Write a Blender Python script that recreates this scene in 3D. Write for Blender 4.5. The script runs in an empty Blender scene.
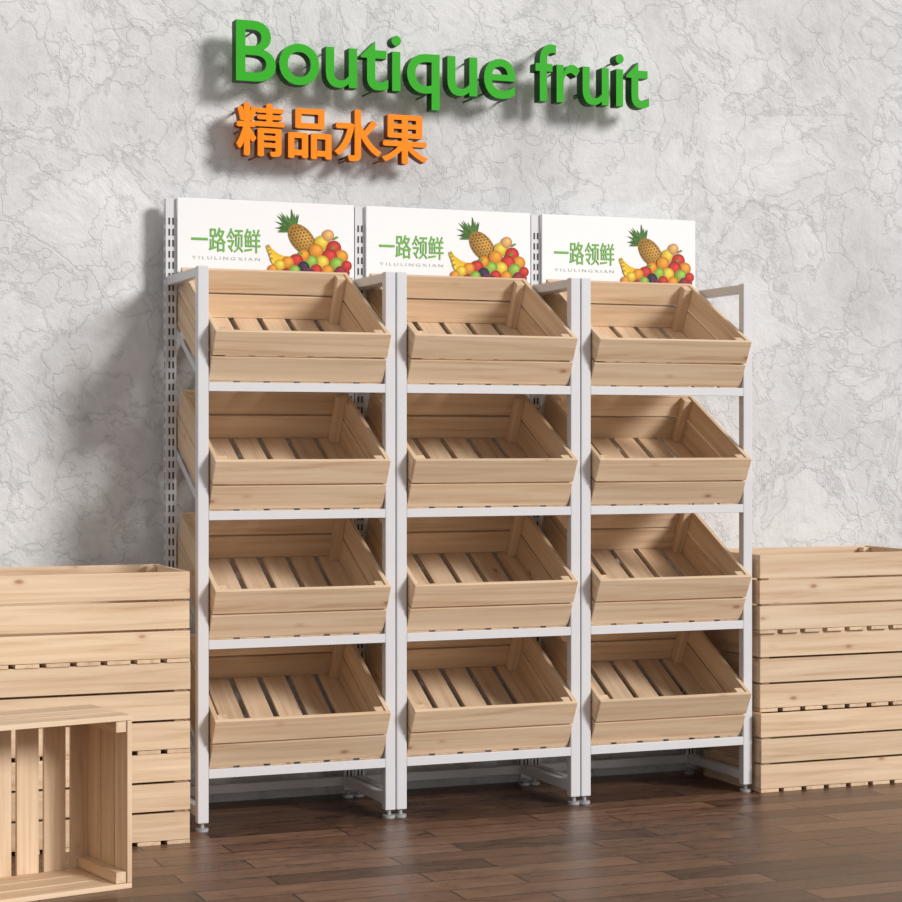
import bpy, math, random
from mathutils import Vector, Matrix
random.seed(7)
S=bpy.context.scene
try:
    S.view_settings.view_transform='Standard'
    S.view_settings.look='None'
except Exception as e: print(e)

# ------------------------------------------------------------ materials
def new_mat(name):
    m=bpy.data.materials.new(name); m.use_nodes=True
    nt=m.node_tree; b=nt.nodes['Principled BSDF']
    return m,nt,b
def N(nt,t,**k):
    n=nt.nodes.new(t)
    for a,v in k.items(): setattr(n,a,v)
    return n
def simple(name,col,rough=.5,metal=0.,noise=.0,spec=.5):
    m,nt,b=new_mat(name)
    b.inputs['Roughness'].default_value=rough; b.inputs['Metallic'].default_value=metal
    b.inputs['Specular IOR Level'].default_value=spec
    tc=N(nt,'ShaderNodeTexCoord'); no=N(nt,'ShaderNodeTexNoise'); no.inputs['Scale'].default_value=30
    nt.links.new(tc.outputs['Object'],no.inputs['Vector'])
    mx=N(nt,'ShaderNodeMix',data_type='RGBA')
    mx.inputs[6].default_value=(*[c*(1-noise) for c in col],1); mx.inputs[7].default_value=(*[min(1,c*(1+noise)) for c in col],1)
    nt.links.new(no.outputs['Fac'],mx.inputs[0]); nt.links.new(mx.outputs[2],b.inputs['Base Color'])
    return m
def ramp(nt,stops):
    r=N(nt,'ShaderNodeValToRGB'); e=r.color_ramp.elements
    while len(e)<len(stops): e.new(.5)
    for i,(p,c) in enumerate(stops):
        e[i].position=p; e[i].color=(*c,1) if len(c)==3 else c
    return r

def wood_mat():
    m,nt,b=new_mat('pine_wood'); L=nt.links.new
    at=N(nt,'ShaderNodeAttribute',attribute_name='gc')
    rnd=N(nt,'ShaderNodeAttribute',attribute_name='rnd')
    mp=N(nt,'ShaderNodeMapping'); mp.inputs['Scale'].default_value=(1.2,28,28)
    L(at.outputs['Vector'],mp.inputs['Vector'])
    n1=N(nt,'ShaderNodeTexNoise'); n1.inputs['Scale'].default_value=1.5; n1.inputs['Detail'].default_value=6; n1.inputs['Roughness'].default_value=.62; n1.inputs['Distortion'].default_value=.6
    L(mp.outputs[0],n1.inputs['Vector'])
    r1=ramp(nt,[(.28,(.54,.36,.215)),(.42,(.68,.485,.315)),(.55,(.75,.56,.38)),(.75,(.82,.645,.46))])
    L(n1.outputs['Fac'],r1.inputs[0])
    mp2=N(nt,'ShaderNodeMapping'); mp2.inputs['Scale'].default_value=(6.0,12,12)
    L(at.outputs['Vector'],mp2.inputs['Vector'])
    v=N(nt,'ShaderNodeTexVoronoi'); v.inputs['Scale'].default_value=1
    L(mp2.outputs[0],v.inputs['Vector'])
    r2=ramp(nt,[(.0,(1,1,1)),(.05,(.8,.8,.8)),(.085,(.2,.2,.2)),(.16,(0,0,0))])
    L(v.outputs['Distance'],r2.inputs[0])
    mk=N(nt,'ShaderNodeMix',data_type='RGBA'); mk.inputs[7].default_value=(.36,.15,.06,1)
    mm=N(nt,'ShaderNodeMath',operation='MULTIPLY'); mm.inputs[1].default_value=.85
    L(r2.outputs[0],mm.inputs[0]); L(mm.outputs[0],mk.inputs[0]); L(r1.outputs[0],mk.inputs[6])
    hs=N(nt,'ShaderNodeHueSaturation')
    mr=N(nt,'ShaderNodeMapRange'); mr.inputs[3].default_value=.86; mr.inputs[4].default_value=1.06
    L(rnd.outputs['Fac'],mr.inputs[0]); L(mr.outputs[0],hs.inputs['Value']); L(mk.outputs[2],hs.inputs['Color'])
    L(hs.outputs[0],b.inputs['Base Color'])
    b.inputs['Roughness'].default_value=.55; b.inputs['Specular IOR Level'].default_value=.3
    bp=N(nt,'ShaderNodeBump'); bp.inputs['Strength'].default_value=.12; bp.inputs['Distance'].default_value=.002
    L(n1.outputs['Fac'],bp.inputs['Height']); L(bp.outputs[0],b.inputs['Normal'])
    return m
WOOD=wood_mat()
WHITE=simple('white_powder_coated_metal',(.68,.68,.70),.32,0,.02)
SLOT=simple('dark_slot',(.04,.04,.045),.7)
RUB=simple('grey_foot_plastic',(.35,.35,.36),.5)
PANEL=simple('white_sign_acrylic',(.88,.88,.885),.3,0,.01)
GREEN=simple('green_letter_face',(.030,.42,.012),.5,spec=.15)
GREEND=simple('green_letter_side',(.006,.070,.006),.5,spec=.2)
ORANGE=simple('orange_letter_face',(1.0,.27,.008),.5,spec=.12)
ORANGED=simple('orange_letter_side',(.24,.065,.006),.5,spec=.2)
INKG=simple('green_print',(.14,.42,.05),.5)
INKGR=simple('grey_print',(.5,.52,.5),.5)

def vcol_mat():
    m,nt,b=new_mat('printed_fruit'); a=N(nt,'ShaderNodeAttribute',attribute_name='vc')
    nt.links.new(a.outputs['Color'],b.inputs['Base Color']); b.inputs['Roughness'].default_value=.5; b.inputs['Specular IOR Level'].default_value=.2
    return m
FRUIT=vcol_mat()

def wall_mat():
    m,nt,b=new_mat('rough_plaster'); L=nt.links.new
    tc=N(nt,'ShaderNodeTexCoord')
    n1=N(nt,'ShaderNodeTexNoise'); n1.inputs['Scale'].default_value=2.4; n1.inputs['Detail'].default_value=13; n1.inputs['Roughness'].default_value=.60; n1.inputs['Distortion'].default_value=.45
    L(tc.outputs['Object'],n1.inputs['Vector'])
    n2=N(nt,'ShaderNodeTexNoise'); n2.inputs['Scale'].default_value=16; n2.inputs['Detail'].default_value=10; n2.inputs['Roughness'].default_value=.72; n2.inputs['Distortion'].default_value=.5
    L(tc.outputs['Object'],n2.inputs['Vector'])
    n3=N(nt,'ShaderNodeTexNoise'); n3.inputs['Scale'].default_value=4.5; n3.inputs['Detail'].default_value=7; n3.inputs['Roughness'].default_value=.58
    L(tc.outputs['Object'],n3.inputs['Vector'])
    vm=N(nt,'ShaderNodeVectorMath',operation='MULTIPLY_ADD'); vm.inputs[1].default_value=(.6,.6,.6)
    L(n3.outputs['Color'],vm.inputs[0]); L(tc.outputs['Object'],vm.inputs[2])
    vo=N(nt,'ShaderNodeTexVoronoi',feature='DISTANCE_TO_EDGE'); vo.inputs['Scale'].default_value=4.0
    L(vm.outputs[0],vo.inputs['Vector'])
    rc=ramp(nt,[(0,(0,0,0)),(.03,(1,1,1))]); L(vo.outputs['Distance'],rc.inputs[0])
    s=N(nt,'ShaderNodeMath',operation='SUBTRACT'); s.inputs[1].default_value=.5; L(n1.outputs['Fac'],s.inputs[0])
    a=N(nt,'ShaderNodeMath',operation='ABSOLUTE'); L(s.outputs[0],a.inputs[0])
    rv=ramp(nt,[(0,(0,0,0)),(.012,(1,1,1))]); L(a.outputs[0],rv.inputs[0])
    r=ramp(nt,[(.3,(.60,.60,.605)),(.5,(.70,.70,.705)),(.68,(.78,.78,.78))]); L(n1.outputs['Fac'],r.inputs[0])
    mx=N(nt,'ShaderNodeMix',data_type='RGBA',blend_type='MULTIPLY'); mx.inputs[0].default_value=.38
    L(r.outputs[0],mx.inputs[6])
    rr=ramp(nt,[(.35,(.76,.76,.76)),(.55,(1,1,1))]); L(n2.outputs['Fac'],rr.inputs[0]); L(rr.outputs[0],mx.inputs[7])
    mx2=N(nt,'ShaderNodeMix',data_type='RGBA',blend_type='MULTIPLY'); mx2.inputs[0].default_value=.12
    L(mx.outputs[2],mx2.inputs[6]); L(rv.outputs[0],mx2.inputs[7])
    mx3=N(nt,'ShaderNodeMix',data_type='RGBA',blend_type='MULTIPLY'); mx3.inputs[0].default_value=.12
    L(mx2.outputs[2],mx3.inputs[6]); L(rc.outputs[0],mx3.inputs[7])
    L(mx3.outputs[2],b.inputs['Base Color']); b.inputs['Roughness'].default_value=.75; b.inputs['Specular IOR Level'].default_value=.3
    ad=N(nt,'ShaderNodeMath',operation='MULTIPLY_ADD'); ad.inputs[1].default_value=.20
    L(n2.outputs['Fac'],ad.inputs[0]); L(n1.outputs['Fac'],ad.inputs[2])
    ad2=N(nt,'ShaderNodeMath',operation='MULTIPLY_ADD'); ad2.inputs[1].default_value=.06
    L(rv.outputs[0],ad2.inputs[0]); L(ad.outputs[0],ad2.inputs[2])
    ad3=N(nt,'ShaderNodeMath',operation='MULTIPLY_ADD'); ad3.inputs[1].default_value=.06
    L(rc.outputs[0],ad3.inputs[0]); L(ad2.outputs[0],ad3.inputs[2])
    bp=N(nt,'ShaderNodeBump'); bp.inputs['Strength'].default_value=.5; bp.inputs['Distance'].default_value=.045
    L(ad3.outputs[0],bp.inputs['Height']); L(bp.outputs[0],b.inputs['Normal'])
    return m
def floor_mat():
    m,nt,b=new_mat('dark_wood_planks'); L=nt.links.new
    tc=N(nt,'ShaderNodeTexCoord')
    br=N(nt,'ShaderNodeTexBrick'); br.offset=.37; br.offset_frequency=2
    br.inputs['Scale'].default_value=1; br.inputs['Brick Width'].default_value=.55; br.inputs['Row Height'].default_value=.10
    br.inputs['Mortar Size'].default_value=.0028; br.inputs['Mortar Smooth'].default_value=.2; br.inputs['Bias'].default_value=0
    br.inputs['Color1'].default_value=(0,0,0,1); br.inputs['Color2'].default_value=(1,1,1,1); br.inputs['Mortar'].default_value=(.5,.5,.5,1)
    L(tc.outputs['Object'],br.inputs['Vector'])
    mp=N(nt,'ShaderNodeMapping'); mp.inputs['Scale'].default_value=(4.5,12,1); L(tc.outputs['Object'],mp.inputs['Vector'])
    vm=N(nt,'ShaderNodeVectorMath',operation='MULTIPLY_ADD'); vm.inputs[1].default_value=(9,9,9)
    L(br.outputs['Color'],vm.inputs[0]); L(mp.outputs[0],vm.inputs[2])
    n=N(nt,'ShaderNodeTexNoise'); n.inputs['Scale'].default_value=1.3; n.inputs['Detail'].default_value=9; n.inputs['Roughness'].default_value=.7; n.inputs['Distortion'].default_value=1.8
    L(vm.outputs[0],n.inputs['Vector'])
    mx=N(nt,'ShaderNodeMix',data_type='FLOAT'); mx.inputs[0].default_value=.22
    L(n.outputs['Fac'],mx.inputs[2]); L(br.outputs['Color'],mx.inputs[3])
    r=ramp(nt,[(.30,(.028,.012,.007)),(.44,(.105,.052,.030)),(.57,(.185,.098,.058)),(.78,(.29,.17,.11))]); L(mx.outputs[0],r.inputs[0])
    mo=N(nt,'ShaderNodeMix',data_type='RGBA'); mo.inputs[7].default_value=(.014,.007,.005,1)
    L(br.outputs['Fac'],mo.inputs[0]); L(r.outputs[0],mo.inputs[6]); L(mo.outputs[2],b.inputs['Base Color'])
    rr=N(nt,'ShaderNodeMapRange'); rr.inputs[1].default_value=.3; rr.inputs[2].default_value=.7; rr.inputs[3].default_value=.22; rr.inputs[4].default_value=.45; L(n.outputs['Fac'],rr.inputs[0]); L(rr.outputs[0],b.inputs['Roughness'])
    b.inputs['Specular IOR Level'].default_value=.28
    bp=N(nt,'ShaderNodeBump'); bp.inputs['Strength'].default_value=.35; bp.inputs['Distance'].default_value=.005
    su=N(nt,'ShaderNodeMath',operation='SUBTRACT'); L(n.outputs['Fac'],su.inputs[0]); L(br.outputs['Fac'],su.inputs[1])
    L(su.outputs[0],bp.inputs['Height']); L(bp.outputs[0],b.inputs['Normal'])
    return m

# ------------------------------------------------------------ mesh builder
class MB:
    def __init__(s): s.v=[];s.f=[];s.gc=[];s.rnd=[];s.mi=[]
    def box(s,lo,hi,mi=0,M=None):
        lo=Vector(lo);hi=Vector(hi);d=hi-lo
        ax=max(range(3),key=lambda i:d[i]); o=[i for i in range(3) if i!=ax]
        off=Vector((random.uniform(0,50),random.uniform(0,50),random.uniform(0,50))); r=random.random()
        b=len(s.v)
        for i in range(8):
            p=Vector((hi.x if i&1 else lo.x, hi.y if i&2 else lo.y, hi.z if i&4 else lo.z))
            s.gc.append(Vector((p[ax],p[o[0]],p[o[1]]))+off); s.rnd.append(r)
            s.v.append(M@p if M else p)
        for q in ((0,2,3,1),(4,5,7,6),(0,1,5,4),(2,6,7,3),(0,4,6,2),(1,3,7,5)):
            s.f.append([b+k for k in q]); s.mi.append(mi)
    def cyl(s,c,r,z0,z1,mi=0,n=16,r1=None):
        b=len(s.v); r1=r if r1 is None else r1
        for k,(z,rr) in enumerate(((z0,r),(z1,r1))):
            for i in range(n):
                a=2*math.pi*i/n; p=Vector((c[0]+rr*math.cos(a),c[1]+rr*math.sin(a),z)); s.v.append(p); s.gc.append(p); s.rnd.append(.5)
        for i in range(n):
            j=(i+1)%n; s.f.append([b+i,b+j,b+n+j,b+n+i]); s.mi.append(mi)
        s.f.append([b+n+i for i in range(n)]); s.mi.append(mi)
        s.f.append([b+n-1-i for i in range(n)]); s.mi.append(mi)
    def mesh(s,name,mats):
        m=bpy.data.meshes.new(name); m.from_pydata([tuple(v) for v in s.v],[],s.f)
        for x in mats: m.materials.append(x)
        m.polygons.foreach_set('material_index',s.mi)
        a=m.attributes.new('gc','FLOAT_VECTOR','POINT'); a.data.foreach_set('vector',[c for v in s.gc for c in v])
        a=m.attributes.new('rnd','FLOAT','POINT'); a.data.foreach_set('value',s.rnd)
        m.update(); return m
def add(name,mesh,loc=(0,0,0),rot=(0,0,0),bev=0,parent=None):
    o=bpy.data.objects.new(name,mesh); S.collection.objects.link(o); o.location=loc; o.rotation_euler=rot
    if bev:
        b=o.modifiers.new('bevel','BEVEL'); b.width=bev; b.segments=2; b.limit_method='ANGLE'; b.harden_normals=False
    if parent: o.parent=parent
    return o
def empty(name,loc=(0,0,0)):
    e=bpy.data.objects.new(name,None); S.collection.objects.link(e); e.location=loc; e.empty_display_size=.1; return e

# ------------------------------------------------------------ room
WY=.405
mb=MB(); mb.box((-5,WY,0),(6,WY+.15,3.4)); add('wall_back',mb.mesh('wall_back',[wall_mat()]))
mb=MB(); mb.box((-5,-6.5,-.1),(6,WY+.15,0)); add('floor',mb.mesh('floor',[floor_mat()]))

# ------------------------------------------------------------ crates
def crate_mesh(W,D,H,rows,nfl,seed,t=.012,gap=.006,fgap=.017):
    random.seed(seed); mb=MB(); ft=.010
    h=(H-ft-gap*(rows-1)-.001)/rows
    for r in range(rows):
        z0=ft+.001+r*(h+gap); z1=z0+h
        j=lambda: random.uniform(-.0012,.0012)
        mb.box((j(),0,z0),(W+j(),t,z1)); mb.box((j(),D-t,z0),(W+j(),D,z1))
        mb.box((0,t+.0005,z0),(t,D-t-.0005,z1)); mb.box((W-t,t+.0005,z0),(W,D-t-.0005,z1))
    w=(W-fgap*(nfl-1))/nfl
    for i in range(nfl):
        x=i*(w+fgap); mb.box((x,0,0),(x+w,D,ft))
    c=.026
    for x in (t+.0004,W-t-c-.0004):
        for y in (t+.0008,D-t-c-.0008):
            mb.box((x,y,ft+.0005),(x+c,y+c,H-.004))
    return mb.mesh('crate',[WOOD])
CW,CD,CH=.490,.42,.157
small=[crate_mesh(CW,CD,CH,2,6,100+i) for i in range(6)]
big=[crate_mesh(.60,.35,.2325,3,8,200+i) for i in range(6)]
TILT=math.radians(28)
PITCH=.56; UW=.557; TIER=.342
k=0
for u in range(3):
    x0=-.015+u*PITCH
    for t in range(4):
        zt=1.3225-t*TIER; yb=-.068+CH*math.sin(TILT); zb=zt-CH*math.cos(TILT)
        add('wooden_crate',small[k%6],(x0+(UW-CW)/2+.0005,yb,zb),(TILT,0,0),.0012); k+=1
# stacks
BH=.2325
def stack(x,y,offs,n0):
    for i,(dx,dy,rz) in enumerate(offs):
        add('wooden_crate',big[(i+n0)%6],(x+dx,y+dy,i*(BH+.0005)),(0,0,rz),.0012)
stack(-.069-.60,-.143,[(0,0,0),(.001,.002,0),(-.001,-.002,0)],0)
stack(1.674,-.03,[(0,-.014,0),(.012,.012,0),(.004,.0,0)],3)
# crate on its side: opening faces the camera
cm=crate_mesh(.60,.40,.235,3,9,333,fgap=.013)
th=math.radians(12)
R=Matrix.Rotation(th,4,'Z')@Matrix.Rotation(math.radians(90),4,'X')
o=add('wooden_crate',cm,bev=.0012)
p=R@Vector((.60,0,.235)); 
o.matrix_world=Matrix.Translation(Vector((-.326,-.606,0))-p)@R

# ------------------------------------------------------------ racks
PW=.03
YB=.335
for u in range(3):
    x0=-.015+u*PITCH; x1=x0+UW
    E=empty('display_rack',(x0,0,0))
    mb=MB()
    for xx in (0,UW-PW):
        mb.box((xx,-.014,.022),(xx+PW,.014,1.498))          # front post
        mb.box((xx+.003,.0145,1.470),(xx+PW-.003,YB,1.496)) # top rail
        mb.box((xx+.003,.0145,.035),(xx+PW-.003,YB,.062))   # bottom rail
    add('front_frame',mb.mesh('front_frame',[WHITE]),bev=.0025,parent=E)
    mb=MB()
    for xx in (0,UW-PW):
        mb.box((xx,YB+.0005,.022),(xx+PW,YB+.028,1.714))
        n=int(1.64/.031)
        for i in range(n):
            z=.06+i*.031
            for dx in (.0075,.0185):
                mb.box((xx+dx,YB-.0006,z),(xx+dx+.0045,YB+.002,z+.019),1)
            mb.box((xx-.0004,YB+.010,z),(xx+.001,YB+.015,z+.019),1)
    add('slotted_back_posts',mb.mesh('slotted_back_posts',[WHITE,SLOT]),parent=E)
    mb=MB()
    for t in range(4):
        zb=1.184-t*TIER
        mb.box((PW,-.014,zb-.018),(UW-PW,-.002,zb+.006))
        M=Matrix.Translation(Vector((0,.012,zb-.004)))@Matrix.Rotation(TILT,4,'X')
        for xx in (PW+.0005,UW-PW-.0030):
            mb.box((xx,.02,-.022),(xx+.0025,.37,-.003),0,M)
    mb.box((PW,YB+.004,.035),(UW-PW,YB+.02,.06))
    add('shelf_beams',mb.mesh('shelf_beams',[WHITE]),bev=.001,parent=E)
    mb=MB()
    for xx in (PW/2,UW-PW/2):
        for y in (0,YB+.014):
            mb.cyl((xx,y),.017,0,.008,n=20); mb.cyl((xx,y),.006,.008,.024,n=12)
    add('levelling_feet',mb.mesh('levelling_feet',[RUB]),parent=E)

# ------------------------------------------------------------ text
def text_mesh(body,bold=0.0,ext=0.0,spacing=1.0):
    c=bpy.data.curves.new('t','FONT'); c.body=body; c.size=1; c.extrude=ext; c.offset=bold; c.space_character=spacing
    c.resolution_u=6
    o=bpy.data.objects.new('t',c); S.collection.objects.link(o)
    bpy.context.view_layer.update()
    dg=bpy.context.evaluated_depsgraph_get()
    me=bpy.data.meshes.new_from_object(o.evaluated_get(dg))
    bpy.data.objects.remove(o); return me
def place_text(name,segs,z0,z1,y0,y1,mf,ms,bold,parent=None,base=None,spacing=1.0,smear=0.,pins=0,desc=1.0):
    AV=[];AF=[];pinV=[]
    for body,x0,x1,ref in segs:
        me=text_mesh(body,bold,.05,spacing)
        V=[v.co.copy() for v in me.vertices]; F=[list(p.vertices) for p in me.polygons]
        xs=[v.x for v in V]; ys=[v.y for v in V]; zs=[v.z for v in V]
        ylo=0 if base else min(ys); yhi=ref or max(ys)
        def mz(y):
            q=(y-ylo)/(yhi-ylo)*(z1-z0)
            return z0+(q*desc if q<0 else q)
        P=[Vector((x0+smear+(v.x-min(xs))/(max(xs)-min(xs))*(x1-x0-2*smear),
            y1+(v.z-min(zs))/(max(zs)-min(zs))*(y0-y1), mz(v.y))) for v in V]
        offs=[(0,0)]
        if smear: offs=[(0,0),(-smear,0),(smear,0),(0,smear*.5),(0,-smear*.5)]
        for k,(dx,dz) in enumerate(offs):
            b=len(AV); AV+=[p+Vector((dx,-.00015*k,dz)) for p in P]
            AF+=[[b+i for i in f] for f in F]
        pinV+=P
    npin=len(AF)
    if pins:
        mb=MB(); step=max(1,len(pinV)//pins)
        for q in range(0,len(pinV),step):
            p=pinV[q]
            mb.box((p.x-.002,y1-.001,p.z-.002),(p.x+.002,WY+.002,p.z+.002))
        b=len(AV); AV+=mb.v; AF+=[[b+i for i in f] for f in mb.f]
    m2=bpy.data.meshes.new(name); m2.from_pydata([tuple(v) for v in AV],[],AF)
    m2.materials.append(mf); m2.materials.append(ms); m2.update()
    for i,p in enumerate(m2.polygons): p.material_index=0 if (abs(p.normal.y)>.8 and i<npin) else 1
    return add(name,m2,parent=parent)
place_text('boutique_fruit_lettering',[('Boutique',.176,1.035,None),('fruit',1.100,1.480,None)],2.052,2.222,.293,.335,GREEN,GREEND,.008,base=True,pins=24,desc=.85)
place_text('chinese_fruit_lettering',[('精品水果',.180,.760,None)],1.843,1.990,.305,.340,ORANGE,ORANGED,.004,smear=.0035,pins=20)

# ------------------------------------------------------------ signs
class Pic:
    def __init__(s): s.v=[];s.f=[];s.c=[];s.k=0
    def fan(s,pts,cen,cc,ec):
        y=-.00004*s.k; s.k+=1; b=len(s.v)
        s.v.append((cen[0],y,cen[1])); s.c.append(cc)
        for p in pts: s.v.append((p[0],y,p[1])); s.c.append(ec)
        n=len(pts)
        for i in range(n): s.f.append((b,b+1+(i+1)%n,b+1+i))
    def ell(s,cx,cy,rx,ry,rot,col,n=22,d=.5,hl=1.25):
        ca,sa=math.cos(rot),math.sin(rot)
        pts=[(cx+rx*math.cos(a)*ca-ry*math.sin(a)*sa, cy+rx*math.cos(a)*sa+ry*math.sin(a)*ca) for a in [2*math.pi*i/n for i in range(n)]]
        s.fan(pts,(cx+rx*.3,cy+ry*.35),tuple(min(1,c*hl+.03) for c in col),tuple(c*d for c in col))
    def poly(s,pts,col,d=.6):
        cx=sum(p[0] for p in pts)/len(pts); cy=sum(p[1] for p in pts)/len(pts)
        s.fan(pts,(cx,cy),col,tuple(c*d for c in col))
    def banana(s,cx,cy,R,a0,a1,w):
        n=12; b=len(s.v); y=-.00004*s.k; s.k+=1
        for i in range(n+1):
            t=i/n; a=a0+(a1-a0)*t; ww=w*math.sin(math.pi*(.08+.84*t))**.6
            for q,cc in ((-1,(.75,.42,.02)),(0,(1,.75,.06)),(1,(.95,.62,.04))):
                r=R+q*ww; s.v.append((cx+r*math.cos(a),y,cy+r*math.sin(a))); s.c.append(cc if 0<i<n else (.25,.15,.03))
        for i in range(n):
            for q in (0,1):
                o=b+i*3+q; s.f.append((o,o+1,o+4,o+3))
def fruit_pic():
    P=Pic(); rn=random.Random(3)
    px,py=.108,.104; ang=math.radians(132)
    ux,uy=math.cos(ang),math.sin(ang)
    bx,by=px+ux*.038,py+uy*.038
    for i in range(24):
        a=ang+math.radians(rn.uniform(-65,65)); l=rn.uniform(.040,.070)*(1-.25*abs(a-ang)); w=.0055
        dx,dy=math.cos(a),math.sin(a)
        g=rn.uniform(.6,1.2)
        P.poly([(bx-dy*w,by+dx*w),(bx+dx*l*.5-dy*w*.9,by+dy*l*.5+dx*w*.9),(bx+dx*l,by+dy*l),(bx+dx*l*.5+dy*w*.9,by+dy*l*.5-dx*w*.9),(bx+dy*w,by-dx*w)],(.10*g,.26*g,.05*g))
    P.ell(px,py,.052,.033,ang,(.62,.33,.05),d=.45)
    for i in range(-4,5):
        for j in range(-3,4):
            a=i*.0104+(j%2)*.0052; b=j*.0088
            if (a/.048)**2+(b/.030)**2<1:
                P.ell(px+a*ux-b*uy,py+a*uy+b*ux,.0035,.0026,ang,(.30,.14,.02),n=6)
    for i in range(5):
        P.banana(.058+i*.005,.102+i*.002-.004*i*i*.3,.056+.005*i,math.radians(198+4*i),math.radians(292+5*i),.0095)
    R=(.62,.03,.02);O=(.95,.33,.02);Y=(.95,.62,.05);G=(.30,.52,.06);DR=(.30,.02,.05);K=(.03,.02,.05);PE=(.92,.45,.15)
    F=[(.166,.096,.022,Y),(.203,.082,.023,R),(.186,.118,.018,PE),(.150,.072,.022,O),(.226,.058,.021,O),(.190,.056,.024,R),(.212,.036,.021,G),
       (.168,.040,.021,Y),(.135,.040,.021,G),(.112,.058,.018,O),(.090,.042,.021,R),(.064,.036,.019,O),(.040,.028,.017,Y),(.112,.024,.018,K),(.150,.017,.018,R),
       (.185,.016,.018,O),(.224,.014,.018,DR),(.085,.014,.017,G),(.242,.032,.016,R),(.020,.016,.014,O)]
    for x,y,r,c in F:
        P.ell(x,y,r,r*.95,rn.uniform(-.4,.4),c)
    for cx,cy,c in ((.128,.010,(.16,.02,.10)),(.240,.008,(.5,.02,.03)),(.06,.010,(.45,.02,.03))):
        for i in range(10): P.ell(cx+rn.uniform(-.014,.014),cy+rn.uniform(-.007,.01),.0058,.0058,0,c,n=10)
    for x,y in ((.2,.108),(.19,.078),(.092,.058)):
        P.poly([(x,y),(x+.008,y+.008),(x+.018,y+.007),(x+.01,y)],(.15,.4,.05))
    me=bpy.data.meshes.new('fruit_print'); me.from_pydata(P.v,[],P.f); me.materials.append(FRUIT)
    a=me.color_attributes.new('vc','FLOAT_COLOR','POINT'); a.data.foreach_set('color',[q for c in P.c for q in (*c,1)])
    me.update(); return me
FM=fruit_pic()
for u in range(3):
    x0=-.015+u*PITCH
    E=empty('header_sign',(x0,YB-.005,0))
    mb=MB(); mb.box((.030,-.006,1.506),(.552,.004,1.717)); 
    add('panel',mb.mesh('panel',[PANEL]),bev=.0015,parent=E)
    place_text('logo_characters',[('一路领鲜',.070,.272,None)],1.568,1.636,-.0072,-.0062,INKG,INKG,.0,smear=.0006,parent=E)
    place_text('logo_caption',[('YILULINGXIAN',.072,.270,None)],1.546,1.555,-.0072,-.0062,INKGR,INKGR,.0,parent=E,spacing=1.4)
    add('fruit_print',FM,(.287,-.0064,1.508),parent=E)

# ------------------------------------------------------------ lights, world, camera
w=bpy.data.worlds.new('room_ambient'); S.world=w; w.use_nodes=True
bg=w.node_tree.nodes['Background']; bg.inputs[0].default_value=(1,.985,.975,1); bg.inputs[1].default_value=.50
l=bpy.data.lights.new('window_sun','SUN'); l.energy=2.85; l.angle=math.radians(15); l.color=(1,.975,.95)
o=bpy.data.objects.new('window_sun',l); S.collection.objects.link(o); o.location=(4,-4,4)
o.rotation_euler=Vector((-.72,1.0,-.50)).to_track_quat('-Z','Y').to_euler()
cam=bpy.data.cameras.new('camera'); co=bpy.data.objects.new('camera',cam); S.collection.objects.link(co)
co.location=(-1.385,-5.240,1.034); co.rotation_euler=(math.radians(90),0,-math.radians(21.8))
cam.sensor_width=36; cam.lens=2030*36/902; cam.shift_y=-10/902
S.camera=co
